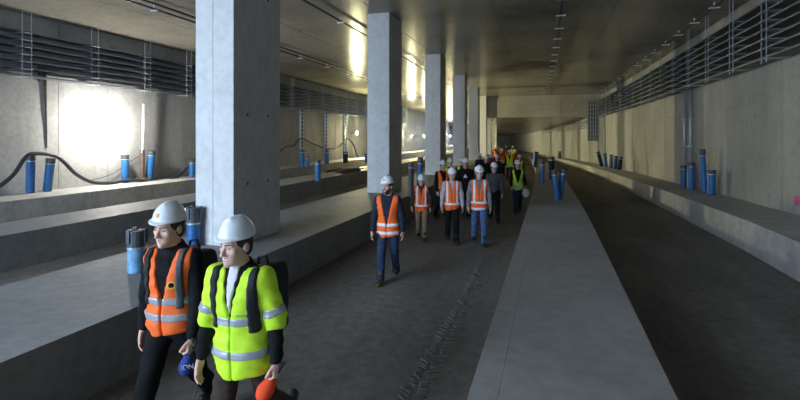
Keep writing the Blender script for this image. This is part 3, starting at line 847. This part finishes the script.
        for (sx, hwid, mt, nm) in straps:
            fn = lambda X, Y, Z: smax(smax(vs(X, Y, Z, .016), np.abs(X - sx) - hwid, .004), -(Z - dz - 1.10), .004)
            bk = thing('backpack', nm, 'backpack', pos, rz)
            o = mesh_obj('strap', *(lambda r_: (r_[0] * sc, r_[1].tolist()))(surface_nets(fn, (sx - .06, lo2[1], 1.05 + dz), (sx + .06, hi2[1], hi2[2]), .012)), mt, bk, True)
            P['bag'] = bk
    # helmet
    if helmet:
        ho = emit('helmet', xf(HELMET, RH @ rotx(rad(-3)), hc + RH @ np.array((0, 0, .022)), hs * .93), M_HELM)
        if badge:
            bv = surface_nets(lambda X, Y, Z: smax(smax(helmet_sdf(X, Y, Z) - .003, ((X) ** 2 + (Z - .098) ** 2) ** .5 - .017, .002), Y, .002), (-.03, -.16, .07), (.03, -.05, .13), .0045)
            emit('badge', xf(bv, RH @ rotx(rad(-3)), hc + RH @ np.array((0, 0, .022)), hs * .93), badge, ho)
    P['hands'] = {k: Matrix.Rotation(rz, 3, 'Z') @ Vector(hands[k] * sc) + Vector(pos) for k in hands}
    P['T'] = lambda x, y, z: Matrix.Rotation(rz, 3, 'Z') @ Vector(T(x, y, z) * sc) + Vector(pos)
    P['sc'] = sc; P['dz'] = dz; P['root'] = t
    return P

def ground(px, d):
    p = at_d(px, 200, d); x = p.x + off(p.y)
    return Vector((p.x, p.y, -dropf(p.y, x)))
M_BADGE = plain('orange_badge', (.75, .38, .05), .5)
M_BADGER = plain('red_badge', (.60, .10, .05), .5)
M_BAGBLK = plain('backpack_fabric', (.012, .013, .016), .8, bump=.3, noise=.2, nscale=40)
M_BAGGRY = plain('strap_grey', (.07, .075, .085), .7, bump=.3, noise=.3, nscale=40)

# the two men in front
D1, D2 = 3.85, 3.4
g1 = ground(175, D1); top1 = HC - (204.0 - HZ) * D1 / F
A1 = person('man in orange vest and black hoodie holding a blue microphone, leftmost', g1, top1, rad(8), legs=((24, 6), (-18, 22)), armR=(-6, 9, 12, 6), armL=(4, 6, 14, 4), lean=4,
       head=(-8, 8, 4), vox=.0125, vest='orange', hem=.90, jacket=M_BLACK, trousers=M_BLACK, skin=M_SKIN2, badge=M_BADGE, hood=True, bands=(1.15, 1.035),
       vopen=(.0, 1.12, .19), gap=.006, grip=(False, True), straps=((.128, .022, M_BAGGRY, 'grey and black backpack worn by the man in the orange vest'),))
g2 = ground(244, D2); top2 = HC - (217.5 - HZ) * D2 / F
A2 = person('smiling man in a yellow hi-vis jacket with short sleeves, nearest of all', g2, top2, rad(4), legs=((16, 6), (-20, 32)), armR=(2, 9, 12, 5), armL=(-8, 11, 18, 5), lean=6,
       head=(-16, 8, 4), vox=.0125, vest='yellow', hem=.78, sleeves=True, jacket=M_BLACK, trousers=M_BROWN, skin=M_SKIN2, smile=True, hood=True, bands=(1.17, .95),
       vopen=(.0, 1.19, .2), gap=.004, shirt=M_SHIRT, grip=(False, True), bulk=1.06, straps=((.145, .030, M_BAGBLK, 'black backpack worn by the smiling man in the yellow jacket'),))
# second straps and bags
def bag_body(P, bag, w_, h_, d_, mat):
    sc, dz = P['sc'], P['dz']
    def fn(X, Y, Z):
        q = np.maximum(np.maximum(np.abs(X) - w_ + .05, np.abs(Y) - d_ + .05), np.abs(Z) - h_ + .05)
        x, y, z = np.maximum(np.abs(X) - w_ + .05, 0), np.maximum(np.abs(Y) - d_ + .05, 0), np.maximum(np.abs(Z) - h_ + .05, 0)
        return np.sqrt(x * x + y * y + z * z) - .05 + np.minimum(q, 0) + .004 * np.sin(Z * 40)
    v_, f_ = surface_nets(fn, (-w_ - .02, -d_ - .02, -h_ - .02), (w_ + .02, d_ + .02, h_ + .02), .018)
    v_ = (v_ + np.array((.02, .235, 1.22 + dz))) * sc
    o = mesh_obj('bag_body', v_, f_.tolist(), mat, bag, True)
    MB().tube([((.0) * sc, .17 * sc, (1.44 + dz) * sc), (.02 * sc, .16 * sc, (1.52 + dz) * sc), (.07 * sc, .17 * sc, (1.53 + dz) * sc), (.09 * sc, .18 * sc, (1.44 + dz) * sc)], .012, 8).build('grab_handle', mat, bag, True)
    vs = P['vs']
    for sx in (-.13,):
        v_, f_ = surface_nets(lambda X, Y, Z: smax(smax(vs(X, Y, Z, .016), np.abs(X - sx) - .028, .004), -(Z - dz - 1.12), .004), (sx - .06, -.35, 1.05 + dz), (sx + .06, .32, 1.6 + dz), .012)
        mesh_obj('strap', v_ * sc, f_.tolist(), mat, bag, True)
bag_body(A1, A1['bag'], .15, .22, .09, M_BAGBLK)
bag_body(A2, A2['bag'], .16, .25, .10, M_BAGBLK)
# vest emblem of the man in orange, chest print of the man in yellow
def chest_disc(P, x, z, r, mat, name, par, extra=.006):
    vs, sc, dz = P['vs'], P['sc'], P['dz']
    v_, f_ = surface_nets(lambda X, Y, Z: smax(smax(vs(X, Y, Z, extra), np.sqrt((X - x) ** 2 + (Z - dz - z) ** 2) - r, .002), Y, .01), (x - r - .02, -.3, z + dz - r - .02), (x + r + .02, .02, z + dz + r + .02), .005)
    return mesh_obj(name, v_ * sc, f_.tolist(), mat, par, True)
vp = [c for c in A1['root'].children if c.name.startswith('vest')][0]
e1 = chest_disc(A1, .085, 1.27, .032, plain('emblem_yellow', (.85, .45, .06), .6), 'emblem', vp)
chest_disc(A1, .082, 1.275, .019, M_BLACK, 'emblem_centre', vp, .009)
vp2 = [c for c in A2['root'].children if c.name.startswith('vest')][0]
def chest_bar():
    vs, sc, dz = A2['vs'], A2['sc'], A2['dz']
    v_, f_ = surface_nets(lambda X, Y, Z: smax(smax(vs(X, Y, Z, .005), smax(np.abs(X - .095) - .045, np.abs(Z - dz - 1.225) - .007, .001), .002), Y, .01), (.03, -.35, 1.19 + dz), (.16, .02, 1.26 + dz), .005)
    mesh_obj('chest_print', v_ * sc, f_.tolist(), plain('print_grey', (.30, .45, .30), .6), vp2, True)
chest_bar()

# microphones
def microphone(label, hand, dirv, foam_col, L_=.20, letters=None):
    q = Vector((0, 0, 1)).rotation_difference(Vector(dirv).normalized())
    t = thing('microphone', label, 'microphone', hand); t.rotation_mode = 'QUATERNION'; t.rotation_quaternion = q
    MB().tube([(0, 0, -.09), (0, 0, .04), (0, 0, .07)], [.016, .018, .028], 14).build('handle', M_CAP, t, True)
    fv, ff = surface_nets(lambda X, Y, Z: U([ell(X, Y, Z, (0, 0, .135), (.052, .052, .07)), cone(X, Y, Z, (0, 0, .07), (0, 0, .12), .04, .05)], .03), (-.07, -.07, .02), (.07, .07, .22), .008)
    mesh_obj('windscreen', fv, ff.tolist(), foam_col, t, True)
    if letters:
        MB().tube([(0, 0, .075), (0, 0, .125)], .0535, 4).build('flag', foam_col, t)
    return t
h = A1['hands'][1]
mic1 = microphone('blue foam microphone pointing down in the hand of the orange vest man', h, (-.16, -.12, -.95), plain('blue_foam', (.015, .035, .22), .8))
tx = bpy.data.curves.new('letters', 'FONT'); tx.body = 'IDN'; tx.size = .05; tx.extrude = .002; tx.align_x = 'CENTER'
to = bpy.data.objects.new('letters_tmp', tx); col.objects.link(to)
bpy.context.view_layer.update()
dg = bpy.context.evaluated_depsgraph_get()
me = bpy.data.meshes.new_from_object(to.evaluated_get(dg)); me.name = 'lettering'
bpy.data.objects.remove(to)
me.materials.clear(); me.materials.append(M_WHITE)
lo_ = bpy.data.objects.new('lettering', me); col.objects.link(lo_); lo_.parent = mic1
bpy.context.view_layer.update()
# stand the letters on the windscreen's camera side, upright in the world
cp = mic1.matrix_world @ Vector((0, 0, .11)); tocam = (CAMP - cp); tocam.z = 0; tocam.normalize()
rt = Vector((0, 0, 1)).cross(tocam).normalized(); upv = tocam.cross(rt)
W = Matrix((( rt.x, upv.x, tocam.x, 0), (rt.y, upv.y, tocam.y, 0), (rt.z, upv.z, tocam.z, 0), (0, 0, 0, 1)))
W.translation = cp + tocam * .0545 - upv * .018
lo_.matrix_parent_inverse = Matrix.Identity(4)
lo_.matrix_basis = mic1.matrix_world.inverted() @ W
h2 = A2['hands'][1]
microphone('orange foam microphone held low by the man in the yellow jacket', h2 + Vector((0, 0, .0)), (-.45, -.35, -.8), plain('orange_foam', (.85, .07, .012), .8))
c = smooth_path([h + Vector((0, 0, .06)), h + Vector((.06, .02, -.1)), h + Vector((.04, .0, -.35)), Vector((h.x - .02, h.y - .05, .25)), Vector((h.x + .05, h.y - .1, .03)), Vector((h.x + .4, h.y + .3, .015))])
tag(MB().tube(c, .006, 6).build('microphone_cable', M_CAP), 'thin black cable hanging from the blue microphone', 'cable')

# the walkers behind them
def pp_(px, yfeet, ytop):
    p = at_floor(px, yfeet, 0); d = (p - CAMP).dot(FWD)
    return p, HC - (ytop - HZ) * d / F - p.z
p, tp = pp_(388, 281, 176.5)
person('man walking alone in orange vest, dark jeans and brown boots', p, tp, rad(8), legs=((14, 4), (-12, 16)), armR=(6, 8, 14, 4), armL=(-6, 10, 20, 4), head=(-22, 4, 0), vox=.016,
       jacket=M_NAVY, trousers=M_DJEANS, shoes=M_BOOT, beard=True, badge=M_BADGER, hood=True, vopen=(0, 1.0, .2), gap=.004, hem=.80, bands=(1.02, .88), refl=M_REFLB)
p, tp = pp_(421.5, 239, 174.5)
person('short walker in orange vest and khaki trousers by the duct stubs', p, tp, rad(12), legs=((-10, 14), (14, 4)), armR=(0, 12, 40, 10), armL=(0, 12, 30, 10), head=(4, 16, 0), vox=.02,
       jacket=M_BROWN, trousers=M_KHAKI, style='braces', refl=M_REFLB, bands=(.98,), hairmesh=LONGHAIR, vopen=(0, 1.25, .2))
p, tp = pp_(452, 242, 168)
person('woman in orange vest, pale sleeves and black trousers looking down', p, tp, rad(14), legs=((-8, 12), (12, 4)), armR=(0, 10, 20, 6), armL=(0, 10, 16, 6), head=(-6, 14, 0), vox=.02,
       jacket=M_LGREY, trousers=M_BLACK, style='braces', refl=M_REFLB, bands=(.97,), hairmesh=LONGHAIR, vopen=(0, 1.27, .22))
p, tp = pp_(479, 244, 166)
person('walker in orange vest and light blue jeans with grey scarf', p, tp, rad(14), legs=((-10, 16), (14, 4)), armR=(0, 10, 16, 6), armL=(-4, 10, 16, 6), head=(2, 14, 0), vox=.02,
       jacket=M_GREYC, trousers=M_JEANS, style='braces', refl=M_REFLB, bands=(1.0, .86), hood=True, vopen=(0, 1.22, .24), badge=M_NAVY)
def by_d(px, ytop, d, **k):
    p = ground(px, d); return p, HC - (ytop - HZ) * d / F - p.z
CR = [  # px, ytop, d, label, options
    (442, 160.5, 14.3, 'orange vested walker half hidden beside the third column', dict(jacket=M_BLACK, trousers=M_BLACK, head=(-20, 4, 0), rz=40, vopen=(0, 1.0, .2))),
    (450, 158.5, 16.5, 'walker in a dark coat and yellow vest glimpsed behind the orange vests', dict(vest='yellow', jacket=M_BLACK, trousers=M_BLACK)),
    (465.5, 158.5, 14.8, 'walker in black hoodie with white chest print, no vest showing', dict(vest=None, jacket=M_BLACK, trousers=M_BLACK, hood=True)),
    (462, 162.5, 18.5, 'yellow vested walker mostly hidden behind the black hoodie', dict(vest='yellow', jacket=M_NAVY, trousers=M_BLACK, top=1.7)),
    (494, 163, 14.0, 'walker in grey jacket between blue jeans and yellow vest walkers', dict(vest=None, jacket=plain('charcoal_cloth', (.07, .072, .08), .85), trousers=M_BLACK, head=(10, 8, 0))),
    (517.5, 160.5, 15.8, 'walker in yellow vest carrying a spare white helmet by the median', dict(vest='yellow', jacket=M_BLACK, trousers=M_DJEANS, refl=M_REFLB, armL=(8, 10, 40, 10), armR=(8, 10, 30, 10), vopen=(0, 1.05, .3))),
    (509.5, 149.5, 29.0, 'broad yellow vested walker in the middle of the far crowd', dict(vest='yellow', jacket=M_BLACK, trousers=M_DJEANS, refl=M_REFLB, bulk=1.15, top=1.84)),
    (497, 155, 22.5, 'far walker in dark jacket left of the broad yellow vest', dict(vest=None, jacket=M_NAVY, trousers=M_BLACK)),
    (502, 150.5, 33, 'far walker in orange vest behind the left shoulder of the broad yellow vest', dict(refl=M_REFLB, jacket=M_BLACK, trousers=M_BLACK, top=1.8)),
    (515.5, 150.5, 34, 'far walker in orange vest right of the broad yellow vest', dict(refl=M_REFLB, jacket=M_BLACK, trousers=M_BLACK, top=1.8)),
    (519.5, 155, 25, 'far walker in yellow vest right behind the helmet carrier', dict(vest='yellow', jacket=M_BLACK, trousers=M_BLACK)),
    (486, 156, 20, 'far walker in black coat beside the fifth column', dict(vest=None, jacket=M_BLACK, trousers=M_BLACK)),
    (491, 152.5, 27, 'far walker in dark red jacket in the back left of the crowd', dict(vest=None, jacket=plain('dark_red_cloth', (.16, .03, .03), .8), trousers=M_BLACK)),
    (495.5, 145.5, 43, 'tiny far walker with bright helmet at the back of the crowd', dict(refl=M_REFLB, jacket=M_BLACK, trousers=M_BLACK, top=1.82)),
    (506, 147.5, 47, 'tiny far walker in orange vest at the very back of the crowd', dict(refl=M_REFLB, jacket=M_BLACK, trousers=M_BLACK, top=1.82)),
    (512.5, 147.5, 52, 'tiny far walker in yellow vest at the very back of the crowd', dict(vest='yellow', jacket=M_BLACK, trousers=M_BLACK, top=1.82)),
    (480, 157, 24, 'far walker in navy coat peeking out between the fourth and fifth columns', dict(vest=None, jacket=M_NAVY, trousers=M_BLACK, top=1.72)),
]
for i, (px, yt, d, lab, kw) in enumerate(CR):
    kw = dict(kw); p, tp = by_d(px, yt, d)
    tp = kw.pop('top', None) or max(1.6, min(1.92, tp))
    q = i % 2
    base_ = dict(legs=((14, 4), (-10, 14)) if q else ((-10, 14), (14, 4)), head=(random.uniform(-12, 12), 6, 0), vox=.022 if d < 17 else .032, far=d > 17, vopen=(0, 1.22, .22))
    rz_ = kw.pop('rz', random.uniform(6, 16)); base_.update(kw)
    PP = person(lab, p, tp, rad(rz_), **base_)
    if 'spare' in lab:
        hp = PP['hands'][1]
        hh = thing('hard_hat', 'spare white hard hat carried in the hand of the yellow vested walker', 'helmet', hp + Vector((0, -.03, -.16)))
        mesh_obj('shell', *(lambda r_: (r_[0], r_[1].tolist()))(xf(HELMET, rotx(rad(60)), (0, 0, -.02))), M_HELM, hh, True)
        MB().tube([(-.09, -.06, .05), (-.05, -.14, .06), (.05, -.14, .06), (.09, -.06, .05)], .008, 6).build('chin_strap', M_CAP, hh, True)
    if 'chest print' in lab:
        sc, dz = PP['sc'], PP['dz']
        MB().add([(-.06 * sc, -.152 * sc, (1.25 + dz) * sc), (.06 * sc, -.152 * sc, (1.25 + dz) * sc), (0, -.156 * sc, (1.37 + dz) * sc)], [(0, 1, 2)]).build('chest_print', M_WHITE, PP['root'])
